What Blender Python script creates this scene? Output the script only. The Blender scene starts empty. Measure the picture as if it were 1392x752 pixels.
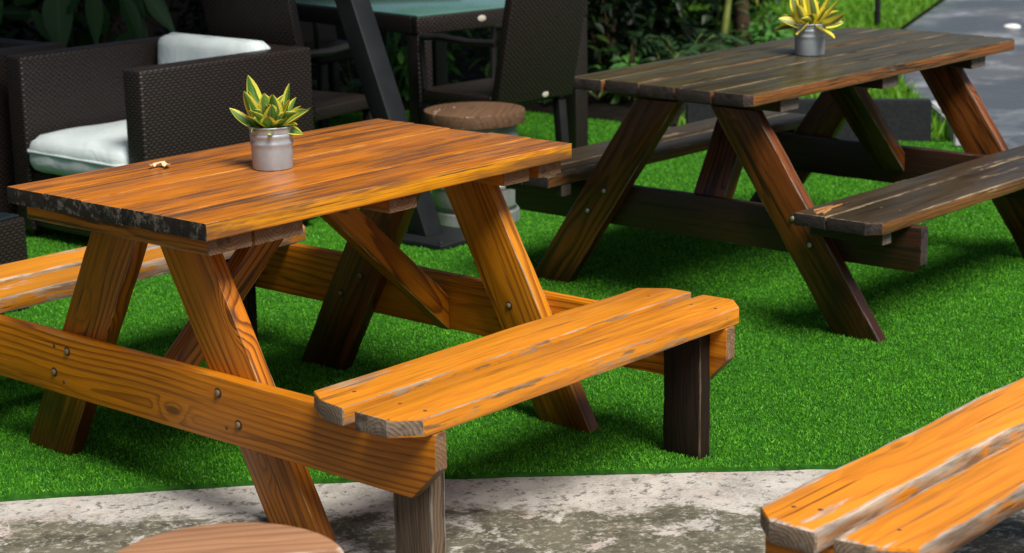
import bpy, bmesh, math, random
import numpy as np
from mathutils import Vector, Matrix, Euler
R = math.radians
random.seed(7)
rng = np.random.default_rng(11)
SC = bpy.context.scene
COL = SC.collection

# ------------------------------------------------------------------ node helpers
class G:
    def __init__(s, name):
        s.m = bpy.data.materials.new(name); s.m.use_nodes = True
        s.t = s.m.node_tree; s.t.nodes.clear()
        s.out = s.t.nodes.new('ShaderNodeOutputMaterial')
    def put(s, sock, v):
        if isinstance(v, bpy.types.NodeSocket): s.t.links.new(v, sock)
        elif v is not None:
            if sock.type == 'RGBA' and len(v) == 3: v = (*v, 1)
            sock.default_value = v
    def n(s, typ, ins=None, **at):
        nd = s.t.nodes.new('ShaderNode' + typ)
        for k, v in at.items(): setattr(nd, k, v)
        for k, v in (ins or {}).items(): s.put(nd.inputs[k], v)
        return nd
    def ma(s, op, a, b=0.0, c=0.0, clamp=False):
        return s.n('Math', {0: a, 1: b, 2: c}, operation=op, use_clamp=clamp).outputs[0]
    def vm(s, op, a, b=(0, 0, 0)):
        return s.n('VectorMath', {0: a, 1: b}, operation=op).outputs[0]
    def add(s, a, b): return s.ma('ADD', a, b)
    def mul(s, a, b): return s.ma('MULTIPLY', a, b)
    def sub(s, a, b): return s.ma('SUBTRACT', a, b)
    def mix(s, f, a, b):
        nd = s.t.nodes.new('ShaderNodeMix'); nd.data_type = 'RGBA'; nd.clamp_factor = True
        s.put(nd.inputs[0], f); s.put(nd.inputs[6], a); s.put(nd.inputs[7], b)
        return nd.outputs[2]
    def step(s, v, a, b):          # smooth ramp 0..1 from a to b (a may exceed b)
        nd = s.n('MapRange', {0: v, 1: a, 2: b, 3: 0.0, 4: 1.0}, interpolation_type='SMOOTHSTEP')
        return nd.outputs[0]
    def noise(s, v, scale=1.0, detail=2.0, rough=.5, dist=0.0):
        return s.n('TexNoise', {'Vector': v, 'Scale': scale, 'Detail': detail, 'Roughness': rough, 'Distortion': dist}).outputs[0]
    def attr(s, name): return s.n('Attribute', attribute_name=name, attribute_type='GEOMETRY')
    def obj(s): return s.n('TexCoord').outputs['Object']
    def sep(s, v):
        o = s.n('SeparateXYZ', {0: v}).outputs; return o[0], o[1], o[2]
    def comb(s, x=0.0, y=0.0, z=0.0): return s.n('CombineXYZ', {0: x, 1: y, 2: z}).outputs[0]
    def bump(s, h, strength=.3, dist=.002):
        return s.n('Bump', {'Strength': strength, 'Distance': dist, 'Height': h}).outputs[0]
    def bsdf(s, col, rough=.5, nrm=None, metal=0.0, spec=.5, **kw):
        d = {'Base Color': col, 'Roughness': rough, 'Metallic': metal, 'Specular IOR Level': spec}
        if nrm is not None: d['Normal'] = nrm
        d.update({k.replace('_', ' '): v for k, v in kw.items()})
        nd = s.n('BsdfPrincipled', d)
        s.t.links.new(nd.outputs[0], s.out.inputs[0]); return s.m

def wood(name, light, dark, freq=95, contrast=.8, streak=(.02, .012, .006), streak_amt=.3, wear=(.3, .27, .22),
         wear_w=.006, patch=0.0, rough=.42, knot=.6, fibre=.7, spec=.35, side=None, foot=None, bump=.35, blotch=None, flank=0.):
    g = G(name)
    bc = g.attr('bc').outputs['Vector']; bh = g.attr('bh').outputs['Vector']; br = g.attr('br').outputs['Fac']
    x, y, z = g.sep(bc); hx, hy, hz = g.sep(bh)
    off = g.comb(g.mul(br, 37.), g.mul(br, 91.), g.mul(br, 53.))
    q = g.vm('ADD', bc, off)
    def nz(sx, sy, sz, det=2., ro=.5, di=0.): return g.noise(g.vm('MULTIPLY', q, (sx, sy, sz)), 1., det, ro, di)
    n1 = nz(1.1, 4, 4); wig = nz(.9, 2.5, 2.5, 1.); wrp = nz(3.0, 22, 22, 3.)
    f1 = g.ma('FRACT', g.mul(br, 7.3)); f2 = g.ma('FRACT', g.mul(br, 3.7))
    yy = g.add(g.sub(y, g.mul(g.sub(f1, .5), .09)), g.mul(g.sub(wig, .5), .14))
    zz = g.add(g.add(z, g.add(.02, g.mul(f2, .05))), g.add(g.mul(g.sub(n1, .5), .11), g.mul(g.sub(wrp, .5), .012)))
    r = g.ma('SQRT', g.add(g.mul(yy, yy), g.mul(zz, zz)))
    vo = g.n('TexVoronoi', {'Vector': g.vm('MULTIPLY', q, (3.4, 9, 5)), 'Scale': 1.0})
    kd = vo.outputs['Distance']
    on = g.step(g.sep(vo.outputs['Color'])[0], .56, .60)
    k = g.mul(g.step(kd, .34, .0), on)
    r = g.add(r, g.mul(k, .05 * knot))
    ring = g.ma('FRACT', g.add(g.mul(r, freq * 1.55), g.mul(nz(9, 60, 60, 1.), .25)))
    late = g.mul(g.mul(g.step(ring, .35, .90), g.step(ring, 1., .90)), g.step(nz(1.2, 7, 7, 2.), .25, .6))
    fib = nz(7, 260, 260, 2., .6); fib2 = nz(2.0, 58, 58, 5., .65); tone = nz(.9, 5, 5, 3.)
    tb = g.add(.42, g.add(g.mul(tone, .80), g.add(g.mul(f2, .20), g.mul(g.sub(nz(3, 90, 90, 3., .6), .5), .5))))
    col = g.mix(g.mul(late, contrast), light, dark)
    if side is not None:                       # edges take the side colour, the broad faces the light one
        top = g.step(g.sub(hz, g.ma('ABSOLUTE', z)), .006, .002)
        col = g.mix(g.mul(late, contrast), g.mix(top, side, light), g.mix(top, tuple(c * .45 for c in side), dark))
    col = g.mix(g.mul(g.step(fib, .56, .28), fibre), col, dark)
    col = g.n('HueSaturation', {'Value': tb, 'Color': col}).outputs[0]
    st = g.mul(g.step(fib2, .52, .72), streak_amt)
    st = g.ma('MULTIPLY', st, g.step(nz(2.2, 9, 9, 2.), .28, .56))
    col = g.mix(g.ma('MINIMUM', g.mul(st, 2.2), .93), col, streak)
    col = g.mix(g.mul(g.step(kd, .13, .05), g.mul(on, .85 * min(1, knot * 1.4))), col, tuple(c * .14 for c in light))
    ax = g.sub(hx, g.ma('ABSOLUTE', x)); ay = g.sub(hy, g.ma('ABSOLUTE', y)); az = g.sub(hz, g.ma('ABSOLUTE', z))
    ed = g.ma('MAXIMUM', g.ma('MINIMUM', ax, ay), g.ma('MINIMUM', g.ma('MAXIMUM', ax, ay), az))
    wn = nz(7, 40, 40, 5., .65)
    we = g.step(g.sub(ed, g.mul(g.sub(wn, .42), wear_w * 6)), wear_w, 0.)
    if patch: we = g.ma('MAXIMUM', we, g.mul(g.step(nz(2.6, 15, 15, 6., .62), .66 - .12 * patch, .70 - .10 * patch), .8))
    wc = g.mix(g.step(nz(12, 90, 90, 3.), .35, .65), tuple(c * .45 for c in wear), wear)
    col = g.mix(g.mul(we, .9), col, wc)
    if foot:                                   # darkens the board raggedly towards the foot of a leg
        ft = g.step(g.add(x, g.mul(g.sub(nz(1.2, 26, 26, 4.), .5), .55)), foot + .04, foot - .14)
        col = g.mix(g.mul(ft, .8), col, tuple(c * .30 for c in dark))
    ck = g.mul(g.step(nz(1.3, 110, 110, 2., .5), .66, .72), g.step(nz(2.5, 14, 14, 2.), .50, .60))
    col = g.mix(g.mul(ck, .8), col, tuple(c * .22 for c in dark))
    if blotch is not None:
        bl = g.mul(g.step(nz(2.4, 24, 24, 6., .68), .45, .62), g.step(nz(1.3, 4, 4, 3.), .36, .58))
        col = g.mix(g.mul(bl, blotch[3]), col, blotch[:3])
    if flank:                                  # greyed weathering on the sawn edges of a board
        fl = g.mul(g.step(g.sub(hy, g.ma('ABSOLUTE', y)), .004, .002), g.step(nz(6.5, 20, 60, 6., .68), .60 - .2 * flank, .66 - .2 * flank))
        col = g.mix(g.mul(fl, .72), col, g.mix(g.step(nz(9, 60, 60, 3.), .35, .65), tuple(c * .22 for c in wear), tuple(c * .7 for c in wear)))
    h = g.add(g.add(g.mul(fib, .5), g.mul(late, -.35)), g.add(g.mul(we, -.6), g.add(g.mul(fib2, .7), g.mul(ck, -1.2))))
    ro = g.add(g.add(rough - .1, g.mul(fib2, .2)), g.mul(we, .25))
    return g.bsdf(col, ro, g.bump(h, bump, .0025), 0., spec)

def endgrain(name, a, b, spot=(.2, .19, .17), amt=.2, freq=120, rough=.75):
    g = G(name)
    bc = g.attr('bc').outputs['Vector']; br = g.attr('br').outputs['Fac']
    q = g.vm('ADD', bc, g.comb(g.mul(br, 37.), g.mul(br, 91.), g.mul(br, 53.)))
    x, y, z = g.sep(bc); n = g.noise(q, 25., 4.)
    yy = g.add(y, g.mul(g.sub(n, .5), .02)); zz = g.add(g.add(z, .03), g.mul(g.sub(n, .5), .02))
    r = g.ma('SQRT', g.add(g.mul(yy, yy), g.mul(zz, zz)))
    ring = g.ma('FRACT', g.mul(r, freq))
    col = g.mix(ring, a, b)
    col = g.mix(g.mul(g.mul(g.step(g.noise(q, 70., 5., .7), .45, .6), g.step(g.noise(q, 21., 2.), .46, .58)), amt), col, spot)
    col = g.mix(g.mul(g.step(g.noise(q, 22., 3.), .45, .3), .75), col, tuple(c * .3 for c in b))
    return g.bsdf(col, rough, g.bump(g.add(g.noise(q, 70., 5., .7), g.mul(ring, .3)), .7, .004), 0., .3)

M = {}
ORANGE = (.56, .185, .012); ORANGE_D = (.22, .05, .004)
M['top'] = wood('oiled_table_top', (.57, .185, .018), (.27, .070, .009), 32, .42, (.060, .034, .022), .75, (.60, .30, .08), .0012, .0, .27, .5, .7, .5, side=(.78, .32, .010), blotch=(.115, .052, .030, .8))
M['seat'] = wood('varnished_seat', (.70, .255, .018), (.46, .130, .010), 34, .36, (.18, .075, .022), .55, (.42, .34, .24), .0022, .08, .34, .45, .5, .4, flank=.35, blotch=(.40, .125, .018, .6))
M['seat_worn'] = wood('peeling_seat', (.70, .26, .014), (.46, .15, .01), 50, .4, (.16, .10, .06), .4, (.52, .46, .38), .005, .55, .45, .3, .3, .4, flank=.8)
M['seat_pale'] = wood('sunned_seat', (.74, .26, .018), (.52, .145, .011), 40, .45, (.30, .12, .04), .4, (.52, .45, .37), .009, .28, .4, .3, .25, .4, flank=1.1)
M['beam'] = wood('varnished_beam', (.58, .188, .005), (.17, .038, .002), 40, .75, (.12, .035, .008), .3, (.34, .22, .10), .0012, .0, .36, .9, .3, .35)
M['leg'] = wood('varnished_leg', (.47, .145, .005), (.10, .021, .002), 46, .9, (.05, .02, .008), .5, (.60, .36, .12), .0016, .0, .36, .9, .35, .4, foot=-.46)
M['leg_shaded'] = wood('shaded_leg', (.38, .112, .005), (.085, .018, .002), 46, .88, (.05, .02, .008), .6, (.45, .26, .1), .0016, .0, .36, .9, .35, .4, foot=-.12)  # darker copy of the leg wood, shade put into its colour
M['leg_bright'] = wood('bright_leg', (.68, .245, .008), (.21, .05, .003), 42, .8, (.06, .022, .008), .45, (.50, .34, .16), .002, .0, .34, 1., .3, .4, foot=-.17)
M['leg_dark'] = wood('dark_shaded_leg', (.20, .055, .006), (.05, .013, .004), 50, .8, (.02, .009, .005), .6, (.25, .14, .06), .0015, .0, .34, .7, .4, .4, foot=-.16)  # darkest copy of the leg wood, shade painted in for the far left leg
M['cleat'] = wood('cleat_wood', (.52, .17, .008), (.19, .05, .004), 60, .7, (.04, .018, .008), .7, (.3, .22, .12), .003, .06, .45, .4, .4)
M['post'] = wood('grey_post', (.15, .10, .065), (.035, .022, .015), 110, .7, (.012, .009, .007), .8, (.24, .21, .17), .004, .3, .7, .4, .6, .3)
M['post_black'] = wood('black_post', (.022, .013, .009), (.008, .006, .005), 110, .6, (.006, .005, .004), .8, (.12, .085, .05), .003, .12, .62, .4, .5, .15)
M['end_black'] = endgrain('charred_end', (.024, .015, .010), (.008, .006, .005), (.20, .18, .15), .55)
M['end_grey'] = endgrain('grey_end', (.30, .22, .15), (.12, .085, .06), (.33, .30, .26), .5)
M['end_orange'] = endgrain('orange_end', (.50, .20, .02), (.26, .08, .012), (.10, .05, .03), .5)
M['end_beam'] = endgrain('beam_end', (.26, .15, .075), (.13, .07, .04), (.3, .26, .2), .4)
M['top2'] = wood('olive_reflection_top', (.080, .060, .024), (.034, .027, .012), 75, .6, (.014, .012, .008), .9, (.20, .155, .09), .003, .16, .29, .3, .5, .5, side=(.24, .085, .020), blotch=(.022, .019, .012, .7))  # olive tint of the brown wood stands in for reflected foliage
M['seat2'] = wood('olive_seat', (.075, .052, .026), (.030, .021, .012), 70, .6, (.016, .012, .008), .7, (.34, .25, .15), .003, .26, .34, .3, .5, .5, side=(.22, .09, .028), blotch=(.02, .013, .009, .7))
M['leg2'] = wood('walnut_leg', (.20, .057, .009), (.040, .011, .003), 46, .88, (.010, .005, .003), .9, (.30, .21, .16), .003, .04, .34, .8, .4, .5, foot=-.22, blotch=(.018, .008, .004, .8))
M['beam2'] = wood('walnut_beam', (.050, .018, .008), (.020, .008, .004), 70, .6, (.010, .006, .004), .6, (.14, .09, .06), .002, .0, .42, .5, .4, .5)
M['end2'] = endgrain('dark_end', (.052, .038, .034), (.026, .020, .019), (.10, .08, .07), .25)
M['end2_pale'] = endgrain('dark_end_pale', (.19, .15, .12), (.09, .07, .06), (.26, .22, .2), .4)
M['disc'] = wood('stool_disc_wood', (.15, .082, .044), (.075, .038, .021), 40, .5, (.06, .03, .018), .6, (.42, .32, .22), .004, .2, .5, .4, .4, .4)
M['disc_pale'] = wood('pale_stool_disc', (.42, .22, .12), (.24, .11, .055), 34, .7, (.13, .06, .035), .6, (.60, .47, .36), .008, .2, .42, .4, .4, .4)
M['raw'] = wood('raw_split_wood', (.42, .18, .05), (.24, .09, .025), 80, .5, (.2, .09, .03), .4, (.5, .3, .15), .001, .0, .6, .3, .5)
M['fence'] = wood('backdrop_board', (.03, .022, .015), (.012, .009, .007), 70, .6, (.008, .007, .006), .6, (.06, .05, .04), .002, .0, .7, .4, .4, .2)

def plain(name, col, rough=.5, metal=0., spec=.5, var=.15, scale=20., bmp=.05):
    g = G(name); o = g.obj(); n = g.noise(o, scale, 5., .6)
    c = g.mix(g.step(n, .3, .7), tuple(c * (1 - var) for c in col), tuple(min(1, c * (1 + var)) for c in col))
    return g.bsdf(c, g.add(rough - .06, g.mul(n, .12)), g.bump(n, bmp, .002), metal, spec)
M['bolt'] = plain('zinc_bolt', (.50, .47, .40), .4, .85)
M['bolt_rust'] = plain('brassy_bolt', (.28, .19, .10), .5, .7)
M['washer'] = plain('dark_washer', (.07, .05, .035), .55, .6)
M['nail'] = plain('rusty_nail', (.09, .045, .03), .7, .3)
M['steel_dark'] = plain('charcoal_metal', (.007, .008, .0095), .5, .0, .35, .2, 12.)
M['black_frame'] = plain('black_frame', (.010, .009, .009), .45)
M['badge'] = plain('badge_metal', (.62, .58, .48), .35, .3)
M['soil'] = plain('dark_soil', (.009, .007, .005), .95, 0, .1, .5, 9., .8)
M['curl'] = plain('dry_leaf', (.66, .50, .28), .7)

def galvanised():
    g = G('galvanised_tin'); o = g.obj()
    n = g.noise(o, 45., 4., .6); v = g.n('TexVoronoi', {'Vector': o, 'Scale': 160.}).outputs['Distance']
    c = g.mix(n, (.27, .31, .35), (.44, .49, .54))
    return g.bsdf(c, g.add(.36, g.mul(n, .18)), g.bump(g.add(n, g.mul(v, .3)), .12, .001), .35)
M['tin'] = galvanised()
M['keg'] = plain('keg_steel', (.34, .355, .36), .42, .5, .5, .25, 9.)
M['keg_tape'] = plain('keg_yellow', (.42, .38, .16), .6)

def wicker():
    g = G('brown_wicker'); uv = g.n('UVMap').outputs[0]
    u, v, _ = g.sep(uv)
    jn = g.noise(g.obj(), 40., 2.); V = g.add(g.mul(v, 1 / .0105), g.mul(jn, .35)); U = g.add(g.mul(u, 1 / .026), g.mul(jn, .4))
    row = g.ma('FLOOR', V); par = g.mul(g.ma('MODULO', row, 2.), .5)
    fu = g.ma('FRACT', g.add(U, par)); fv = g.ma('FRACT', V)
    su = g.ma('SINE', g.mul(fu, math.pi)); sv = g.ma('SINE', g.mul(fv, math.pi))
    h = g.mul(su, sv); n = g.noise(g.vm('MULTIPLY', g.obj(), (30, 30, 30)), 1., 3.)
    c = g.mix(g.step(h, .1, .8), (.0045, .0030, .0026), (.030, .0205, .0170))
    c = g.mix(g.mul(n, .5), c, (.014, .010, .0085))
    return g.bsdf(c, g.add(.34, g.mul(n, .15)), g.bump(h, .55, .003), 0., .40)
M['wicker'] = wicker()

def fabric(name, col):
    g = G(name); o = g.obj()
    w = g.noise(o, 300., 2.); f = g.noise(g.vm('MULTIPLY', o, (7, 5, 7)), 1., 4., .5, .6)
    c = g.mix(f, tuple(c * .86 for c in col), col)
    return g.bsdf(c, .85, g.bump(g.add(g.mul(f, 1.5), g.mul(w, .05)), .5, .02), 0., .25)
M['cushion'] = fabric('pale_cushion', (.62, .70, .71))

def leafmat(name, a, b, edge=None, rough=.42, trans=.25, stripe=None, spec=.5, band=.55):
    g = G(name)
    lr = g.attr('lr').outputs['Fac']; la = g.attr('la').outputs['Fac']; lu = g.attr('lu').outputs['Fac']
    c = g.mix(lr, a, b)
    ab = g.ma('ABSOLUTE', la)
    if stripe is not None:
        s = g.noise(g.comb(g.mul(la, 9.), g.mul(lu, 1.2), g.mul(lr, 40.)), 1., 3.)
        c = g.mix(g.mul(g.step(s, .5, .68), .6), c, stripe)
    if edge is not None:
        s = g.noise(g.comb(g.mul(la, 3.), g.mul(lu, 3.), g.mul(lr, 31.)), 1., 2.)
        c = g.mix(g.step(g.add(ab, g.mul(g.sub(s, .5), .40)), band - .04, band + .05), c, edge)
    else:
        c = g.mix(g.mul(g.step(ab, .10, .0), .4), c, tuple(min(1, x * 1.8) for x in b))
    ro = g.add(rough, g.mul(g.noise(g.obj(), 40., 2.), .1))
    vein = g.ma('SINE', g.mul(g.add(lu, g.mul(ab, -.25)), 60.))
    nd = g.n('BsdfPrincipled', {'Base Color': c, 'Roughness': ro, 'Specular IOR Level': spec, 'Normal': g.bump(vein, .12, .002)})
    tr = g.n('BsdfTranslucent', {'Color': c})
    mx = g.n('MixShader', {0: trans, 1: nd.outputs[0], 2: tr.outputs[0]})
    g.t.links.new(mx.outputs[0], g.out.inputs[0]); return g.m
M['variegated'] = leafmat('variegated_leaf', (.04, .15, .018), (.13, .30, .04), (.80, .72, .09), .35, .2, (.34, .44, .20), band=.64)
M['variegated_yellow'] = leafmat('yellow_leaf', (.08, .14, .03), (.26, .28, .06), (.84, .72, .07), .35, .2, (.42, .42, .2), band=.46)
M['leaf_dark'] = leafmat('glossy_leaf', (.005, .018, .0045), (.016, .042, .010), None, .38, .12, spec=.35)
M['leaf_large'] = leafmat('large_glossy_leaf', (.022, .075, .020), (.060, .15, .040), None, .35)
M['leaf_mid'] = leafmat('mid_leaf', (.022, .065, .010), (.09, .15, .025), None, .4)
M['leaf_bright'] = leafmat('lush_leaf', (.06, .22, .035), (.13, .34, .06), None, .4)
M['leaf_fern'] = leafmat('fern_leaf', (.010, .036, .011), (.036, .095, .030), None, .4, .15)
M['leaf_canopy'] = leafmat('canopy_leaf', (.015, .045, .010), (.04, .09, .02), None, .5, .12)
M['leaf_yellow'] = leafmat('yellowing_leaf', (.35, .32, .05), (.55, .48, .10), None, .5)
M['turf'] = leafmat('turf_blade', (.015, .122, .006), (.155, .50, .022), None, .5, .18, spec=.3)
M['lawn'] = leafmat('lawn_blade', (.06, .22, .012), (.20, .42, .02), None, .5, .3)
M['turf_mat'] = plain('turf_mat', (.022, .10, .009), .9, 0, .1, .4, 40.)
M['lawn_mat'] = plain('lawn_earth', (.04, .09, .012), .9, 0, .1, .4, 20.)
M['bark'] = plain('bark', (.075, .045, .030), .9, 0, .2, .6, 16., .9)
M['stalk'] = plain('green_stalk', (.22, .26, .06), .5, 0, .4, .5, 8.)

def concrete():
    g = G('old_concrete'); o = g.obj()
    x, y, z = g.sep(o)
    big = g.noise(o, 2.3, 5., .6, .3); mid = g.noise(o, 9., 6., .65); fine = g.noise(o, 90., 4., .7); pit = g.noise(o, 38., 5., .7)
    c = g.mix(g.step(mid, .3, .7), (.28, .26, .235), (.46, .435, .40))
    c = g.mix(g.mul(g.step(fine, .42, .66), .5), c, (.54, .52, .48))
    c = g.mix(g.mul(g.step(g.noise(g.vm('ADD', o, (5, 3, 0)), 6., 5., .6, .5), .56, .72), .35), c, (.46, .25, .21))
    c = g.mix(g.mul(g.step(g.noise(g.vm('ADD', o, (1, 8, 0)), 9., 8., .76, .2), .57, .68), .34), c, (.20, .17, .165))
    c = g.mix(g.mul(g.step(pit, .55, .62), .8), c, (.11, .095, .09))
    # moss and algae keep to the strip further from the turf edge, with ragged islands
    d = g.add(g.add(g.mul(x, -.735), g.mul(y, -.678)), -.415)            # metres in front of the turf edge
    gr = g.add(d, g.mul(g.sub(g.noise(o, 5.5, 6., .68, .5), .5), .50))
    mo = g.step(gr, .12, .18)
    isl = g.step(g.noise(g.vm('ADD', o, (2.3, 1.1, 0)), 8.5, 8., .74, .3), .60, .54)
    moc = g.mix(g.step(mid, .32, .62), (.028, .028, .016), (.095, .088, .052))
    moc = g.mix(g.mul(g.step(g.noise(o, 55., 6., .75), .50, .64), .75), moc, (.36, .34, .28))
    c = g.mix(g.mul(mo, g.mul(isl, .9)), c, moc)
    h = g.add(g.mul(mid, .8), g.add(g.mul(fine, .25), g.add(g.mul(pit, .5), g.mul(mo, -.3))))
    ro = g.add(.55, g.mul(mid, .3))
    return g.bsdf(c, ro, g.bump(h, .55, .012), 0., .4)
M['concrete'] = concrete()

def asphalt():
    g = G('wet_asphalt'); o = g.obj()
    f = g.noise(o, 140., 3., .7); wet = g.noise(o, .9, 4., .55, .3); m = g.noise(o, 7., 5.)
    w = g.step(wet, .40, .62)
    c = g.mix(f, (.050, .056, .066), (.13, .14, .155)); c = g.mix(g.mul(g.step(g.noise(o, 1.7, 7., .68), .47, .66), .75), c, (.34, .36, .39))  # pale patches painted in for sky highlights on the wet surface
    c = g.mix(g.mul(w, .6), c, (.04, .045, .055))
    ro = g.add(g.mul(g.sub(1., w), .30), g.add(.16, g.mul(m, .10)))
    return g.bsdf(c, ro, g.bump(g.add(f, g.mul(m, .6)), g.add(.12, g.mul(g.sub(1., w), .3)), .004), 0., .6)
M['road'] = asphalt()
M['kerb'] = plain('dark_granite', (.014, .015, .018), .55, 0, .4, .35, 60., .3)
M['kerb_white'] = plain('spot_white', (.78, .78, .76), .5, 0, .4, .08, 30.)
M['kerb_pale'] = plain('pale_kerb', (.42, .44, .46), .6, 0, .4, .2, 30., .3)
def glass():
    g = G('reflection_tinted_glass'); n = g.noise(g.obj(), 3., 3.)
    return g.bsdf(g.mix(n, (.05, .14, .12), (.12, .24, .21)), .12, None, 0., .8)  # green-teal mottling painted in for reflections on the glass
M['glass'] = glass()

# ------------------------------------------------------------------ object helpers
def link(o, parent=None):
    COL.objects.link(o)
    if parent is not None: o.parent = parent
    return o
def tag(o, label=None, cat=None, group=None, kind=None):
    for k, v in (('label', label), ('category', cat), ('group', group), ('kind', kind)):
        if v: o[k] = v
    return o
def empty(name, loc, rz=0., label=None, cat=None, group=None):
    o = bpy.data.objects.new(name, None); o.empty_display_size = .1
    o.location = loc; o.rotation_euler = (0, 0, rz); link(o)
    return tag(o, label, cat, group)
def from_bm(name, bm, mats, parent=None, smooth=True, loc=None):
    me = bpy.data.meshes.new(name); bm.to_mesh(me); bm.free()
    for m in (mats if isinstance(mats, (list, tuple)) else [mats]): me.materials.append(m)
    if smooth:
        me.polygons.foreach_set('use_smooth', [True] * len(me.polygons))
        try: me.set_sharp_from_angle(angle=R(35))
        except Exception: pass
    o = bpy.data.objects.new(name, me)
    if loc is not None: o.location = loc
    return link(o, parent)

class Boards:
    """collects sawn boards; each keeps its own grain coordinates"""
    def __init__(s): s.v, s.f, s.mi, s.bc, s.bh, s.br = [], [], [], [], [], []
    def board(s, mat4, L, W, T, outline=None, bev=.004, jit=.0012, seg=14, rnd=None):
        rnd = random.random() if rnd is None else rnd
        hx, hy, hz = L / 2, W / 2, T / 2
        if outline is None: outline = [(-hx, -hy), (hx, -hy), (hx, hy), (-hx, hy)]
        hx = max(abs(p[0]) for p in outline); hy = max(abs(p[1]) for p in outline)
        xlo, xhi = min(p[0] for p in outline), max(p[0] for p in outline); pts = []
        for i, a in enumerate(outline):
            b = outline[(i + 1) % len(outline)]
            d = math.hypot(b[0] - a[0], b[1] - a[1]); k = max(1, round(d / max(L / seg, .05)))
            nx, ny = -(b[1] - a[1]) / d, (b[0] - a[0]) / d
            for j in range(k):
                t = j / k; e = random.uniform(-jit, jit) if j else 0
                pts.append((a[0] + (b[0] - a[0]) * t + nx * e, a[1] + (b[1] - a[1]) * t + ny * e))
        bm = bmesh.new()
        lo = [bm.verts.new((p[0], p[1], -hz)) for p in pts]
        hi = [bm.verts.new((p[0], p[1], hz + random.uniform(-jit, jit) * .5)) for p in pts]
        bm.faces.new(lo[::-1]); bm.faces.new(hi)
        n = len(pts)
        for i in range(n):
            j = (i + 1) % n
            f = bm.faces.new((lo[i], lo[j], hi[j], hi[i]))
            dx, dy = pts[j][0] - pts[i][0], pts[j][1] - pts[i][1]
            if abs(dy) > .55 * math.hypot(dx, dy): f.material_index = 1
        bm.normal_update()
        es = [e for e in bm.edges if len(e.link_faces) == 2 and e.calc_face_angle() > R(25)]
        if bev: bmesh.ops.bevel(bm, geom=es, offset=bev, segments=2, affect='EDGES', profile=.6)
        for f in bm.faces:
            if abs(f.normal.x) > .25 and abs(f.normal.z) < .8 and (f.calc_center_median().x > xhi - .007 or f.calc_center_median().x < xlo + .007) and len(f.verts) < 20: f.material_index = 1
        base = len(s.v)
        bm.verts.index_update()
        for v in bm.verts:
            s.v.append(tuple(mat4 @ v.co)); s.bc.append(tuple(v.co)); s.bh.append((hx, hy, hz)); s.br.append(rnd)
        for f in bm.faces:
            s.f.append([base + v.index for v in f.verts]); s.mi.append(f.material_index)
        bm.free()
    def build(s, name, mats, parent=None, loc=None):
        me = bpy.data.meshes.new(name); me.from_pydata(s.v, [], s.f)
        for m in mats: me.materials.append(m)
        me.polygons.foreach_set('material_index', s.mi)
        for nm, ty, dat in (('bc', 'FLOAT_VECTOR', s.bc), ('bh', 'FLOAT_VECTOR', s.bh), ('br', 'FLOAT', s.br)):
            a = me.attributes.new(nm, ty, 'POINT')
            a.data.foreach_set('vector' if ty != 'FLOAT' else 'value', np.array(dat, dtype=np.float32).ravel())
        me.polygons.foreach_set('use_smooth', [True] * len(me.polygons))
        try: me.set_sharp_from_angle(angle=R(28))
        except Exception: pass
        o = bpy.data.objects.new(name, me)
        if loc is not None: o.location = loc
        return link(o, parent)

def frame(o, xdir, ydir):
    x = Vector(xdir).normalized(); y = Vector(ydir); y = (y - x * y.dot(x)).normalized(); z = x.cross(y)
    m = Matrix((x, y, z)).transposed().to_4x4(); m.translation = Vector(o); return m

def disc(bm, c, axis, r, h, n=14):
    """low round bolt head"""
    z = Vector(axis).normalized(); x = z.orthogonal().normalized(); y = z.cross(x)
    rings = []
    for rr, hh in ((r, 0), (r, h * .45), (r * .72, h * .85), (r * .3, h)):
        rings.append([bm.verts.new(Vector(c) + (x * math.cos(2 * math.pi * i / n) + y * math.sin(2 * math.pi * i / n)) * rr + z * hh) for i in range(n)])
    for a, b in zip(rings, rings[1:]):
        for i in range(n): bm.faces.new((a[i], a[(i + 1) % n], b[(i + 1) % n], b[i]))
    bm.faces.new(rings[-1])

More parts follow.
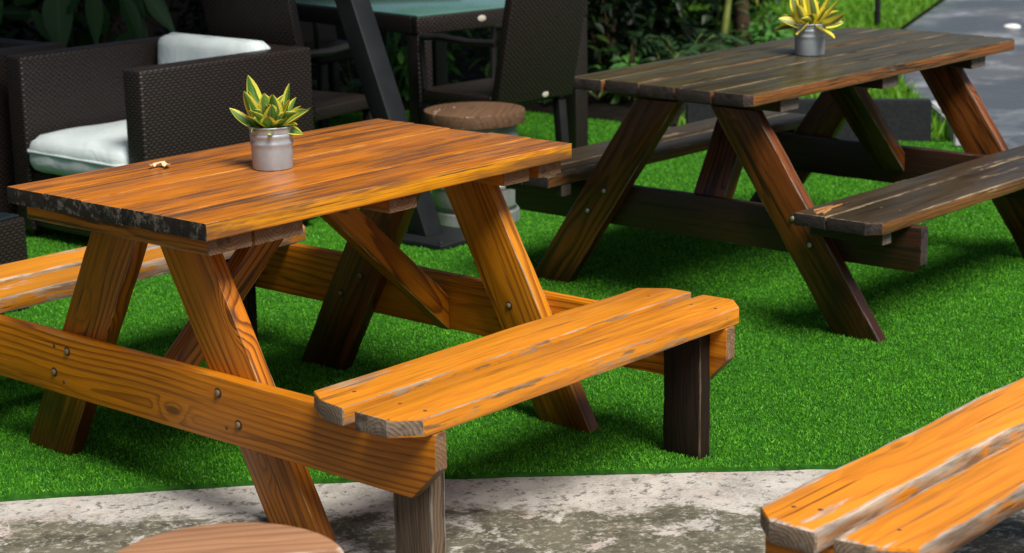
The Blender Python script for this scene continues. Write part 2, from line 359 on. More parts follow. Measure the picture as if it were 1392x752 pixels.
# ------------------------------------------------------------------ picnic tables
def picnic_table(name, loc, rz, S, label, group):
    t = empty(name, loc, rz, label, 'picnic table', group)
    H, tt, Lx, W = S['H'], S['t'], S['L'] / 2, S['W'] / 2
    # top: five planks
    B = Boards(); n = S['planks']; w = 2 * W / n
    for i in range(n):
        y = -W + w * (i + .5); e0, e1 = random.uniform(-.0008, .0008), random.uniform(-.008, .008)
        if S.get('ragged'): e0 += random.uniform(-.008, .008)
        if S.get('ragged'): e1 += random.uniform(-.03, .03)
        a, b, hy = -Lx + e0, Lx + e1, w / 2 - S['gap'] / 2
        ol = [(a, -hy), (b, -hy), (b, hy), (a, hy)]
        if S.get('cham') and i in (0, n - 1):
            k = S['cham']; s = -1 if i == 0 else 1
            if s < 0: ol = [(a + k, -hy), (b - k, -hy), (b, -hy + k * .8), (b, hy), (a, hy), (a, -hy + k * .8)]
            else: ol = [(a, -hy), (b, -hy), (b, hy - k * .8), (b - k, hy), (a + k, hy), (a, hy - k * .8)]
        B.board(frame((0, y, H - tt / 2 + random.uniform(-.0012, .0012) * 1), (1, 0, 0), (0, 1, 0)), 2 * Lx, w, tt, ol, S['bev'])
    B.build('tabletop', S['m_top'], t)
    # cleats under the top
    for x0, x1 in S['cleats']:
        B = Boards(); zt = H - tt - .001
        B.board(frame(((x0 + x1) / 2, 0, zt - .021), (0, 1, 0), (1, 0, 0)), 2 * W - S['cl_in'] * 2, x1 - x0, .042)
        B.build('cleat', S['m_cleat'], t)
    zl = H - tt - .044
    # legs
    th = .045; xl = S['xl']
    for sx in (-1, 1):
        for sy in (-1, 1):
            y0, sl, wd = S['leg']
            zb = -.012
            pb = Vector((sx * (xl + th / 2), sy * (y0 - sl * zb), zb)); pt = Vector((sx * (xl + th / 2), sy * (y0 - sl * zl), zl))
            d = pt - pb; Ln = d.length; ang = d.normalized()
            B = Boards(); mid = (pb + pt) / 2
            fr = frame(mid, ang, (0, sy, 0)); c = abs(ang.z); sn = math.sqrt(1 - c * c)
            hw = wd * c / 2; sh = hw * sn / c
            # ends cut level
            ol = [(-Ln / 2 + sh, -hw), (Ln / 2 + sh, -hw), (Ln / 2 - sh, hw), (-Ln / 2 - sh, hw)]
            B.board(fr, Ln, 2 * hw, th, ol, .004, .0014)
            lg = B.build('leg', S['m_leg'](sx, sy), t)
            for zz in S['bolts']:
                bm = bmesh.new(); yy = sy * (y0 - sl * zz + random.uniform(-.02, .02) + S.get('bolt_dy', 0) * (1 if zz == S['bolts'][0] else -1))
                xo, ax = S['bolt_x'](sx)
                disc(bm, (xo, yy, zz), (ax, 0, 0), .0122, .0016, 18); nf = len(bm.faces)
                disc(bm, (xo + ax * .0018, yy, zz), (ax, 0, 0), .0080, .0055)
                bm.faces.ensure_lookup_table()
                for f in bm.faces[:nf]: f.material_index = 1
                from_bm('bolt', bm, [S['m_bolt'], M['washer']], lg)
    # cross beams
    hb, zb1 = S['hb'], S['h'] - S['tb'] - .001
    for sx in (-1, 1):
        xo = S['xbeam']; ye = S['ybeam']; B = Boards()
        k = S['bcham']
        ol = [(-ye + k, -hb / 2), (ye - k, -hb / 2), (ye, -hb / 2 + k), (ye, hb / 2), (-ye, hb / 2), (-ye, -hb / 2 + k)]
        B.board(frame((sx * (xo + .0185), 0, zb1 - hb / 2), (0, 1, 0), (0, 0, 1)), 2 * ye, hb, .037, ol, .004, .0012)
        cbm = B.build('crossbeam', S['m_beam'], t)
        if xo > S['xl']:
            for yy, zf in ((.36, .80), (.33, .22), (-.27, .78), (-.30, .25)):
                bm = bmesh.new(); disc(bm, (sx * (xo + .0365), yy, zb1 - hb * (1 - zf)), (sx, 0, 0), .0055, .002, 8)
                from_bm('nail_head', bm, M['nail'], cbm)
    # seats
    for sy in (-1, 1):
        hL = S['Lb'] / 2; st = None
        mats = S['m_seat'](sy)
        B = Boards()
        yi, g1, g2, yo = S['Yi'], S['Yg1'], S['Yg2'], S['Yo']; c1 = S['scham']
        ci, cj = (yi + g1) / 2, (g2 + yo) / 2
        inner = [(-hL + .05, yi), (hL - .05, yi), (hL - .003, yi + .07), (hL, g1), (-hL, g1), (-hL + .008, yi + .07)]
        outer = [(-hL, g2), (hL, g2), (hL, yo - c1), (hL - c1, yo), (-hL + c1, yo), (-hL, yo - c1)]
        if not S['inner_cham']: inner = [(-hL, yi), (hL, yi), (hL, g1), (-hL, g1)]
        zc = S['h'] - S['tb'] / 2
        for ol, yc, wy in ((inner, ci, g1 - yi), (outer, cj, yo - g2)):
            ol = [(x, (y - yc) * 1.0) for x, y in ol]
            if sy < 0: ol = [(x, -y) for x, y in ol][::-1]
            B.board(frame((0, sy * yc, zc), (1, 0, 0), (0, 1, 0)), 2 * hL, wy, S['tb'], ol, S['sbev'], S['sjit'], 16)
        st = B.build('seat', mats, t)
        for sx in (-1, 1):
            for yy in (ci, cj - .03, cj + .03):
                bm = bmesh.new(); disc(bm, (sx * (S['xbeam'] + .02 + random.uniform(-.012, .012)), sy * (yy + random.uniform(-.012, .012)), S['h'] - .0035), (0, 0, 1), .006, .0045, 10)
                from_bm('nail_head', bm, M['nail'], st)
        # posts that carry the seat, or short battens under it
        for sx in (-1, 1):
            if S.get('posts'):
                B = Boards(); y0, y1 = S['posts']; zt = zb1
                B.board(frame((sx * (S['xl'] + th / 2 + .002), sy * (y0 + y1) / 2, (zt - .012) / 2), (0, 0, 1), (0, 1, 0)), zt + .012, y1 - y0, th, None, .004, .0018)
                B.build('seat_post', S['m_post'](sx, sy), t)
            else:
                B = Boards()
                B.board(frame((sx * (S['xl'] + .095), sy * (yi + yo - .02) / 2, zb1 - .0215), (0, 1, 0), (1, 0, 0)), yo - yi - .03, .05, .041)
                B.build('seat_batten', S['m_batten'], t)
    # diagonal braces from the middle cleat to the beams
    for sx in (-1, 1):
        B = Boards()
        x0, x1 = S['brace'][0 if sx > 0 or len(S['brace']) < 3 else 2] * sx, (S['xbeam'] if S['xbeam'] > S['xl'] else S['xbeam']) * sx
        z0, z1 = zl + .0005 if S['brace_top'] is None else S['brace_top'], S['brace'][1]
        a, b = Vector((x0, 0, z0)), Vector((x1, 0, z1))
        d = b - a; fr = frame((a + b) / 2, d, (0, 0, 1)); Ln = d.length; wd = S['brace_w']; inv = fr.inverted()
        nx = d.normalized(); pn = Vector((-nx.z, 0, nx.x)); pn = pn if pn.z > 0 else -pn
        up_, lo_ = a + pn * wd / 2, a - pn * wd / 2
        lev = lambda p: p + nx * ((z0 - p.z) / nx.z)              # level cut against the cleat
        plb = lambda p: p + nx * ((x1 - sx * .001 - p.x) / nx.x)   # plumb cut against the beam
        ol = [(q.x, q.y) for q in (inv @ lev(lo_), inv @ plb(lo_), inv @ plb(up_), inv @ lev(up_))]
        if sum(ol[i][0] * ol[(i + 1) % 4][1] - ol[(i + 1) % 4][0] * ol[i][1] for i in range(4)) < 0: ol = ol[::-1]
        B.board(fr, Ln, wd, S['brace_t'], ol, .003)
        B.build('brace', S['m_brace'], t)
    return t

T1 = dict(H=.74, t=.041, L=1.288, W=.752, planks=5, gap=.0004, bev=.0022, m_top=[M['top'], M['end_black']],
          cleats=[(-.613, -.484), (-.476, -.325), (-.036, .062), (.392, .494), (.532, .628)], cl_in=.03, m_cleat=[M['cleat'], M['end_beam']],
          xl=.470, leg=(.476, .55, .178), m_leg=lambda sx, sy: [M['leg_dark'] if (sx > 0 and sy > 0) else M['leg_bright'] if (sx > 0) else M['leg_shaded'] if sy > 0 else M['leg'], M['end_grey']],  # one leg wood in lit and shaded copies, light put into the colour
          bolts=(.243, .308), bolt_dy=.012, bolt_x=lambda sx: ((-.5525, -1) if sx < 0 else (.4695, -1)), m_bolt=M['bolt_rust'],
          h=.389, tb=.043, hb=.157, ybeam=.972, xbeam=.515, bcham=.075, m_beam=[M['beam'], M['end_beam']],
          Lb=1.266, Yi=.6365, Yg1=.779, Yg2=.815, Yo=.9685, scham=.058, inner_cham=True, sbev=.005, sjit=.0022,
          m_seat=lambda sy: [M['seat_worn'] if sy > 0 else M['seat'], M['end_grey']],
          posts=(.805, .922), m_post=lambda sx, sy: [M['post_black'] if sx > 0 else M['post'], M['end_grey']],
          brace=(.05, .235), brace_top=None, brace_w=.075, brace_t=.045, m_brace=[M['leg'], M['end_orange']])
picnic_table('picnic_table', (0, 0, 0), 0, T1, 'orange picnic table with charred plank ends, a potted plant and a curled leaf on top', 'picnic tables')
T3 = dict(T1); T3.update(m_seat=lambda sy: [M['seat_pale'], M['end_grey']], sbev=.008, sjit=.004, Yg2=.815, xbeam=.515)
picnic_table('picnic_table', (0, -2.772, 0), 0, T3, 'pale orange picnic table whose worn whitish-edged bench juts in at the lower right corner', 'picnic tables')
T2 = dict(T1); T2.update(H=.766, t=.040, L=1.728, W=.730, gap=.010, bev=.006, ragged=True, cham=.03, m_top=[M['top2'], M['end2']],
          cleats=[(-.66, -.56), (-.05, .05), (.56, .66)], m_cleat=[M['beam2'], M['end2_pale']],
          xl=.620, leg=(.628, .70, .170), m_leg=lambda sx, sy: [M['leg2'], M['end2']],
          bolts=(.275, .352), bolt_x=lambda sx: ((-.6655, -1) if sx < 0 else (.6655, 1)), m_bolt=M['bolt'],
          h=.41, tb=.040, hb=.142, ybeam=.82, xbeam=.582, bcham=.025, m_beam=[M['beam2'], M['end2']],
          Lb=1.641, Yi=.492, Yg1=.604, Yg2=.609, Yo=.783, scham=.04, inner_cham=False, m_seat=lambda sy: [M['seat2'], M['end2']],
          posts=None, m_batten=[M['beam2'], M['end2_pale']], brace=(.20, .31, .37), brace_w=.05, brace_t=.125, m_brace=[M['leg2'], M['end2']])
picnic_table('picnic_table', (2.374, -.01, 0), R(-.4), T2, 'dark brown picnic table with a weathered top tinted olive for reflected foliage, beside the wet grey road', 'picnic tables')

T2OBJ = [o for o in bpy.data.objects if o.name.startswith('picnic_table')][-1]
seat2 = [c for c in T2OBJ.children if c.name.startswith('seat')][0]
B = Boards()
for k, (dx, dy, ln_, wd_, a_) in enumerate(((.085, .055, .13, .016, .10), (.10, .04, .10, .010, -.08), (.07, .075, .09, .012, .22), (.13, .062, .10, .007, .02))):
    B.board(frame((-.8205 + dx, -.492 - dy, .4112 + .001 * k), (math.cos(a_), math.sin(a_), .012), (0, 1, 0)), ln_, wd_, .005,
            [(-ln_ / 2, -wd_ / 2), (ln_ * .2, -wd_ / 2), (ln_ / 2, 0), (ln_ * .1, wd_ / 2), (-ln_ * .45, wd_ / 2 * .7)], .0008, .0004)
o = B.build('splinter', [M['raw'], M['raw']], seat2); o['label'] = 'fresh orange splintered wood at the near end of the bench'

# ------------------------------------------------------------------ lathe, leaves
def lathe(prof, n=40, bm=None, c=(0, 0, 0)):
    bm = bm or bmesh.new(); rings = []
    for r, z in prof:
        rings.append([bm.verts.new((c[0] + r * math.cos(2 * math.pi * i / n), c[1] + r * math.sin(2 * math.pi * i / n), c[2] + z)) for i in range(n)])
    for a, b in zip(rings, rings[1:]):
        for i in range(n): bm.faces.new((a[i], a[(i + 1) % n], b[(i + 1) % n], b[i]))
    bm.faces.new(rings[0][::-1]); bm.faces.new(rings[-1])
    return bm

def leaf_mesh(name, mat, base, dirn, length, width, parent=None, up=None, droop=0., fold=.25, prof=(0.12, .62, 1., .88, .5, .02), across=3, curl=0., twist=None, loc=None, lr=None, bend=0.):
    bend = np.broadcast_to(np.asarray(bend, float), (len(base),))
    base = np.asarray(base, float); N = len(base); d = np.asarray(dirn, float)
    d = d / np.linalg.norm(d, axis=1, keepdims=True)
    length = np.broadcast_to(np.asarray(length, float), (N,)); width = np.broadcast_to(np.asarray(width, float), (N,))
    droop = np.broadcast_to(np.asarray(droop, float), (N,))
    if up is None:
        up = np.tile([0, 0, 1.], (N, 1)) + rng.normal(0, .25, (N, 3))
    side = np.cross(d, up); side /= (np.linalg.norm(side, axis=1, keepdims=True) + 1e-9)
    nor = np.cross(side, d)
    if twist is not None:
        c, s = np.cos(twist)[:, None], np.sin(twist)[:, None]
        side, nor = side * c + nor * s, nor * c - side * s
    S = len(prof); A = across
    V = np.empty((N, S, A, 3)); LA = np.empty((N, S, A)); LU = np.empty((N, S, A))
    for i in range(S):
        u = i / (S - 1)
        ctr = base + d * (length * u)[:, None] + np.array([0, 0, -1.]) * (droop * length * u * u)[:, None] + nor * (curl * length * math.sin(u * math.pi))[:, None] + side * (bend * length * u * u)[:, None]
        for j in range(A):
            a = -1 + 2 * j / (A - 1)
            V[:, i, j] = ctr + side * (a * width * .5 * prof[i])[:, None] + nor * (abs(a) ** 1.3 * fold * width * prof[i])[:, None]
            LA[:, i, j] = a; LU[:, i, j] = u
    idx = np.arange(S * A).reshape(S, A)
    q = np.stack([idx[:-1, :-1], idx[:-1, 1:], idx[1:, 1:], idx[1:, :-1]], -1).reshape(-1, 4)
    F = (np.arange(N)[:, None, None] * (S * A) + q[None]).reshape(-1, 4)
    me = bpy.data.meshes.new(name)
    nv, nf = N * S * A, len(F)
    me.vertices.add(nv); me.vertices.foreach_set('co', V.reshape(-1).astype(np.float32))
    me.loops.add(nf * 4); me.loops.foreach_set('vertex_index', F.reshape(-1).astype(np.int32))
    me.polygons.add(nf); me.polygons.foreach_set('loop_start', np.arange(0, nf * 4, 4, dtype=np.int32))
    me.polygons.foreach_set('use_smooth', np.ones(nf, dtype=bool))
    me.update()
    lrv = np.repeat(rng.random(N) if lr is None else lr, S * A)
    for nm, dat in (('la', LA.reshape(-1)), ('lu', LU.reshape(-1)), ('lr', lrv)):
        at = me.attributes.new(nm, 'FLOAT', 'POINT'); at.data.foreach_set('value', dat.astype(np.float32))
    me.materials.append(mat)
    o = bpy.data.objects.new(name, me)
    if loc is not None: o.location = loc
    return link(o, parent)

def tube(bm, pts, rads, n=10):
    pts = [Vector(p) for p in pts]; rings = []
    for i, p in enumerate(pts):
        d = (pts[min(i + 1, len(pts) - 1)] - pts[max(i - 1, 0)]).normalized()
        x = d.cross(Vector((.3, .9, .2))).normalized(); y = d.cross(x)
        rings.append([bm.verts.new(p + (x * math.cos(2 * math.pi * k / n) + y * math.sin(2 * math.pi * k / n)) * rads[i]) for k in range(n)])
    for a, b in zip(rings, rings[1:]):
        for k in range(n): bm.faces.new((a[k], a[(k + 1) % n], b[(k + 1) % n], b[k]))
    bm.faces.new(rings[0][::-1]); bm.faces.new(rings[-1])
    return bm

# ------------------------------------------------------------------ potted plants
def potted(loc, leafm, label, seed, leaves, S_=1.):
    t = empty('potted_plant', loc, 0, label, 'potted plant', 'tin pots of variegated plants on the tables')
    prof = [(.046, 0), (.0505, 0), (.0515, .003), (.0530, .050), (.0534, .060), (.0552, .0635), (.0552, .068), (.0537, .071), (.0541, .080), (.0560, .0835), (.0560, .088), (.0546, .0905),
            (.0562, .104), (.0585, .106), (.0590, .1085), (.0575, .110), (.0545, .108), (.0535, .095), (.053, .094)]
    from_bm('pot', lathe(prof, 56), M['tin'], t)
    bm = lathe([(.0532, .0), (.0532, .004), (.03, .009), (.001, .011)], 24, c=(0, 0, .090)); from_bm('soil', bm, M['soil'], t)
    b, d, L, W, up = [], [], [], [], []
    r_ = random.Random(seed)
    for (az, el, ln, wd) in leaves:
        a = R(az); e = R(el)
        dv = (math.cos(e) * math.cos(a), math.cos(e) * math.sin(a), math.sin(e))
        b.append((math.cos(a) * .016, math.sin(a) * .016, .098)); d.append(dv); L.append(ln); W.append(wd)
        up.append((-math.cos(a) * math.sin(e), -math.sin(a) * math.sin(e), math.cos(e)))
    b = np.array(b); d = np.array(d); up = np.array(up)
    W = np.array(W) * 1.18; L = np.array(L) * S_
    leaf_mesh('foliage', leafm, b, d, L, W, t, up=up, droop=np.array([r_.uniform(-.15, .40) for _ in L]), bend=np.array([r_.gauss(0, .22) for _ in L]), fold=.22, across=7, curl=-.06,
              prof=(.55, .75, .92, 1., 1., .97, .90, .74, .46, .06), twist=np.array([r_.uniform(-.8, .8) for _ in L]))
    return t
# azimuths: camera right is -49 deg, towards the camera is -139 deg, camera left 131 deg
lv1 = [(140, 72, .165, .046), (118, 66, .15, .042), (131, 20, .125, .034), (165, 42, .10, .034), (-165, 62, .105, .040), (-139, 66, .115, .042), (-115, 60, .11, .042),
       (-85, 62, .12, .042), (-58, 64, .135, .038), (-45, 30, .12, .026), (-68, 12, .085, .028), (0, 70, .135, .040), (60, 70, .14, .042), (90, 52, .12, .036),
       (25, 46, .11, .034), (-145, 34, .085, .034), (-25, 40, .11, .030), (-100, 80, .13, .038), (-50, 52, .125, .034), (178, 20, .07, .028), (-120, 24, .07, .030), (-130, 48, .10, .040), (-92, 46, .10, .040), (-152, 52, .105, .040), (-72, 66, .125, .042), (150, 56, .12, .040), (-100, 60, .13, .036), (-35, 56, .12, .034), (-160, 40, .10, .032), (120, 48, .12, .034), (-128, 72, .135, .038), (-80, 34, .09, .030), (45, 60, .12, .034)]
potted((-.084, .022, .7405), M['variegated'], 'galvanised tin pot of yellow-edged green leaves on the orange table top', 3, lv1, .86)
lv2 = [(az + random.uniform(-10, 10), el + random.uniform(-6, 6), random.uniform(.095, .14), random.uniform(.036, .046)) for el, k in ((12, 8), (38, 8), (58, 7), (76, 4)) for az in [i * 360 / k + el for i in range(k)]]
potted((2.423, .010, .7665), M['variegated_yellow'], 'galvanised tin pot of mostly yellow leaves on the dark olive table top', 5, lv2)

# curled dry leaf on the front table
bmc = bmesh.new(); nu, nv_ = 14, 5; vs = []
for i in range(nu):
    a = -2.3 + 4.4 * i / (nu - 1)
    for j in range(nv_):
        w = (j / (nv_ - 1) - .5); rr = .021 + w * .018 * math.sin(math.pi * (i + .5) / nu)
        vs.append(bmc.verts.new((rr * math.cos(a) * 1.15, rr * math.sin(a), .0045 + .004 * math.sin(i * 1.1) + .007 * abs(w) * 2 * (.6 + .4 * math.sin(i * 2.3)))))
for i in range(nu - 1):
    for j in range(nv_ - 1): bmc.faces.new((vs[i * nv_ + j], vs[i * nv_ + j + 1], vs[(i + 1) * nv_ + j + 1], vs[(i + 1) * nv_ + j]))
o = from_bm('dry_leaf', bmc, M['curl'], None, True, (-.266, .253, .7415)); o.rotation_euler = (0, 0, R(40))
sm = o.modifiers.new('thick', 'SOLIDIFY'); sm.thickness = .0014
tag(o, 'small curled tan dry leaf lying on the orange table top', 'leaf')

# ------------------------------------------------------------------ stools on kegs
def keg_stool(loc, label, rz, h, discm, rnd):
    t = empty('keg_stool', loc, rz, label, 'stool', 'wooden topped keg stools')
    rd = .203; B = Boards()
    ol = [(rd * math.cos(2 * math.pi * k / 40), rd * math.sin(2 * math.pi * k / 40)) for k in range(40)]
    B.board(frame((0, 0, h - .026), (1, 0, 0), (0, 1, 0)), 2 * rd, 2 * rd, .052, ol, .006, 0, 100, rnd)
    B.build('seat_disc', discm, t)
    hk = h - .054
    prof = [(.155, 0), (.172, 0), (.176, .006), (.174, .05), (.160, .056), (.160, .066), (.176, .078), (.180, .10), (.180, .15), (.184, .155), (.184, .165), (.180, .17),
            (.180, hk - .16), (.184, hk - .155), (.184, hk - .145), (.180, hk - .14), (.176, hk - .085), (.160, hk - .07), (.158, hk - .062)]
    from_bm('keg', lathe(prof, 48), M['keg'], t)
    bm = bmesh.new()                                       # top chime ring with hand slots
    n = 48; hole = lambda i: (i % 16) in (3, 4, 5, 6)
    ro, ri, za, zb = .172, .166, hk - .0615, hk
    zs = [za, za + .018, zb - .018, zb]
    for i in range(n):
        a0, a1 = 2 * math.pi * i / n, 2 * math.pi * (i + 1) / n
        for k in range(3):
            if k == 1 and hole(i): continue
            vv = []
            for r in (ro, ri):
                for a in (a0, a1):
                    for z in (zs[k], zs[k + 1]): vv.append(bm.verts.new((r * math.cos(a), r * math.sin(a), z)))
            A_, B_, C_, D_, E_, F_, G_, H_ = vv
            for f in ((A_, C_, D_, B_), (E_, F_, H_, G_), (B_, D_, H_, F_), (A_, E_, G_, C_), (A_, B_, F_, E_), (C_, G_, H_, D_)): bm.faces.new(f)
    bmesh.ops.remove_doubles(bm, verts=bm.verts, dist=1e-5)
    from_bm('keg_rim', bm, M['keg'], t)
    return t
keg_stool((2.325, 1.515, 0), 'metal keg stool with a round wooden seat standing behind the orange table', .6, .455, [M['disc'], M['disc']], .37)
keg_stool((-1.425, -1.318, -.012), 'round wooden stool top poking into the foreground at the bottom edge', 2.45, .432, [M['disc_pale'], M['disc_pale']], .62)

# ------------------------------------------------------------------ wicker furniture
def uvbox(bm, lo, hi, bev=.012, mi=0, xf=None):
    r = bmesh.ops.create_cube(bm, size=1.0); vs = r['verts']
    c = [(a + b) / 2 for a, b in zip(lo, hi)]; s = [b - a for a, b in zip(lo, hi)]
    for v in vs: v.co = Vector((v.co.x * s[0] + c[0], v.co.y * s[1] + c[1], v.co.z * s[2] + c[2]))
    es = list({e for v in vs for e in v.link_edges})
    fs = set()
    if bev:
        rr = bmesh.ops.bevel(bm, geom=es, offset=bev, segments=3, affect='EDGES', profile=.5)
        vs = list({v for f in rr['faces'] for v in f.verts} | {v for v in vs if v.is_valid})
    fs = {f for v in vs for f in v.link_faces}
    uv = bm.loops.layers.uv.verify()
    for f in fs:
        f.material_index = mi; f.normal_update(); nn = f.normal; ax = max(range(3), key=lambda k: abs(nn[k]))
        for l in f.loops:
            p = l.vert.co
            l[uv].uv = (p.y, p.z) if ax == 0 else (p.x, p.z) if ax == 1 else (p.x, p.y)
    if xf is not None:
        for v in vs: v.co = xf @ v.co
    return vs
def wpart(name, boxes, parent, m=None, bev=.012, xf=None):
    bm = bmesh.new()
    for lo, hi in boxes: uvbox(bm, lo, hi, bev, 0, xf)
    return from_bm(name, bm, m or M['wicker'], parent)
def cushion(name, lo, hi, parent, m, rot=None, piv=None, bulge=.010):
    bm = bmesh.new(); nx = 14
    bmesh.ops.create_cube(bm, size=2.0)
    bmesh.ops.subdivide_edges(bm, edges=bm.edges[:], cuts=nx, use_grid_fill=True)
    c = Vector([(a + b) / 2 for a, b in zip(lo, hi)]); s = Vector([(b - a) / 2 for a, b in zip(lo, hi)])
    rad = min(s) * .75
    for v in bm.verts:
        p = Vector(v.co); q = Vector([p[k] * s[k] for k in range(3)])
        inner = Vector([max(-s[k] + rad, min(s[k] - rad, q[k])) for k in range(3)])
        d = q - inner
        if d.length > 1e-6: q = inner + d.normalized() * rad
        th = min(range(3), key=lambda k: s[k]); o1, o2 = [k for k in range(3) if k != th]
        q[th] += math.copysign(1, p[th]) * bulge * max(0, (1 - p[o1] ** 2)) ** .5 * max(0, (1 - p[o2] ** 2)) ** .5 if abs(p[th]) > .99 else 0
        q += Vector((math.sin(q.y * 31 + q.x * 17), math.sin(q.x * 27 + q.z * 23), math.sin(q.x * 19 - q.y * 29))) * .0025
        q = q + c
        if rot is not None: q = rot @ (q - piv) + piv
        v.co = q
    o = from_bm(name, bm, m, parent)
    th = min(range(3), key=lambda k: s[k]); o1, o2 = [k for k in range(3) if k != th]; rr = rad * .9; pts = []
    for cx_, cy_, a0 in ((1, 1, 0), (-1, 1, 90), (-1, -1, 180), (1, -1, 270)):
        for k in range(6):
            a = R(a0 + k * 18); p = Vector((0, 0, 0)); p[o1] = cx_ * (s[o1] - rr) + rr * math.cos(a); p[o2] = cy_ * (s[o2] - rr) + rr * math.sin(a)
            p[th] = s[th] * .18; p = p + c
            if rot is not None: p = rot @ (p - piv) + piv
            pts.append(p)
    bp = bmesh.new(); tube(bp, pts + pts[:2], [.0055] * (len(pts) + 2), 8); from_bm('piping', bp, m, o)
    return o

def armchair(loc, rz, label, cush=True):
    """front faces -x in its own frame; origin at the front right foot corner"""
    t = empty('wicker_armchair', loc, rz, label, 'armchair', 'wicker lounge armchairs')
    D, W, H, a = .85, .84, .722, .105
    wpart('arm', [((0, 0, .03), (D, a, H))], t); wpart('arm', [((0, W - a, .03), (D, W, H))], t)
    wpart('backrest', [((D - .10, a + .001, .03), (D - .001, W - a - .001, H - .002))], t)
    wpart('seat_base', [((.012, a + .001, .05), (D - .101, W - a - .001, .27))], t)
    cushion('seat_cushion', (-.02, a + .004, .272), (D - .105, W - a - .004, .42), t, M['cushion'])
    if cush:
        piv = Vector((D - .12, 0, .42))
        cushion('back_cushion', (D - .235, a + .006, .425), (D - .115, W - a - .006, .742), t, M['cushion'], Matrix.Rotation(R(6), 3, 'Y'), piv)
    for fx in (.05, D - .05):
        for fy in (.05, W - .05):
            bm = bmesh.new(); uvbox(bm, (fx - .02, fy - .02, 0), (fx + .02, fy + .02, .031), 0); from_bm('foot', bm, M['black_frame'], t)
    return t
armchair((1.012, 1.952, .0), 0, 'brown wicker armchair with pale blue seat and back cushions behind the orange table')
armchair((.55, 2.885, .0), R(2), 'brown wicker armchair cut off by the left edge of the photo', False)

t = empty('coffee_table', (-.02, 1.715, 0), R(8), 'low wicker table with dark glass top at the left edge behind the orange bench', 'coffee table')
X0, Y0 = -.42, 0.
wpart('table_body', [((-.32, 0, .03), (.38, .5, .318))], t)
bm = bmesh.new(); uvbox(bm, (-.305, .015, .3185), (.365, .485, .328), .003); from_bm('glass_top', bm, plain('dark_glass', (.012, .02, .024), .1, 0, .6), t)
for fx, fy in ((-.29, .03), (.35, .03), (-.29, .47), (.35, .47)):
    bm = bmesh.new(); uvbox(bm, (fx - .02, fy - .02, 0), (fx + .02, fy + .02, .031), 0); from_bm('foot', bm, M['black_frame'], t)

def dining_chair(loc, rz, label, badge=False):
    """faces +y in its own frame, origin under the seat centre"""
    t = empty('dining_chair', loc, rz, label, 'chair', 'wicker dining chairs round the glass table')
    w = .22
    wpart('seat', [((-w, -.21, .375), (w, .23, .43))], t, None, .010)
    bm = bmesh.new(); sh = Matrix(((1, 0, 0, 0), (0, 1, -.22, .22 * .40 - .0), (0, 0, 1, 0), (0, 0, 0, 1)))
    uvbox(bm, (-w - .005, -.262, .392), (w + .02, -.212, .98), .010, 0, sh); bk = from_bm('backrest', bm, M['wicker'], t)
    if badge:
        bm = bmesh.new(); disc(bm, (0, 0, 0), (0, -1, 0), .018, .005, 20); b = from_bm('badge', bm, M['badge'], bk, True, (.06, -.2635, .418)); b.scale = (1.1, 1, .85)
    for sx in (-1, 1):
        bm = bmesh.new(); tube(bm, [(sx * w, -.25, .66), (sx * (w + .012), -.10, .655), (sx * (w + .015), .08, .665), (sx * (w + .012), .20, .66), (sx * w, .215, .60), (sx * (w - .01), .21, .43)], [.016] * 6, 8)
        from_bm('armrest', bm, M['black_frame'], t)
        for ly, sp in ((-.19, -.05), (.20, .02)):
            B = bmesh.new(); x = sx * (w - .035)
            uvbox(B, (-.022, -.022, 0), (.022, .022, .376), .004, 0, Matrix(((1, 0, sx * .04 * -1, x + sx * .02), (0, 1, -sp, ly + sp), (0, 0, 1, 0), (0, 0, 0, 1))))
            from_bm('leg', B, M['black_frame'], t)
    return t
dining_chair((2.965, 1.985, 0), R(-4), 'wicker dining chair seen from behind, its tall back turned to the dark picnic table', True)
dining_chair((2.245, 2.43, 0), R(-81), 'wicker dining chair with metal armrests behind the armchair and the slanted post')
dining_chair((3.62, 3.72, 0), R(172), 'wicker dining chair on the far side of the glass table')

t = empty('dining_table', (2.80, 2.275, 0), R(-8), 'wicker dining table with a glass top coloured green-teal for its reflections in the shade', 'dining table')
LX, LY, HT = 1.03, 1.15, .74
wpart('apron', [((0.0, 0.0, .655), (LX, .045, HT - .006)), ((0, LY - .045, .655), (LX, LY, HT - .006)), ((0, .046, .655), (.045, LY - .046, HT - .006)), ((LX - .045, .046, .655), (LX, LY - .046, HT - .006))], t, None, .006)
bm = bmesh.new(); uvbox(bm, (.004, .004, HT - .0055), (LX - .004, LY - .004, HT + .0025), .002); from_bm('glass_top', bm, M['glass'], t)
for x in (.0, LX - .085):
    for y in (.0, LY - .085): wpart('leg', [((x + .002, y + .002, 0), (x + .083, y + .083, .654))], t, None, .006)
bm = bmesh.new(); disc(bm, (0, 0, 0), (0, -1, 0), .02, .005, 20); b = from_bm('badge', bm, M['badge'], t, True, (.37, -.0005, .70)); b.scale = (1.2, 1, .7)

# slanted parasol post
t = empty('parasol_post', (1.95, 1.37, 0), 0, 'slanted charcoal metal post on a flat foot plate between orange table and dining set', 'post')
bm = bmesh.new(); uvbox(bm, (-.13, -.13, .0), (.15, .15, .022), .004); from_bm('foot_plate', bm, M['steel_dark'], t)
bm = bmesh.new(); uvbox(bm, (-.045, -.05, .02), (.055, .05, 2.3), .006, 0, Matrix(((1, 0, 0, 0), (0, 1, .412, .075 - .008), (0, 0, 1, 0), (0, 0, 0, 1)))); from_bm('pole', bm, M['steel_dark'], t)
bm = bmesh.new()
for dx, dy in ((-.1, -.1), (.12, -.1), (.12, .12), (-.1, .12)): disc(bm, (dx, dy, .0215), (0, 0, 1), .012, .008)
from_bm('bolt_heads', bm, M['steel_dark'], t)

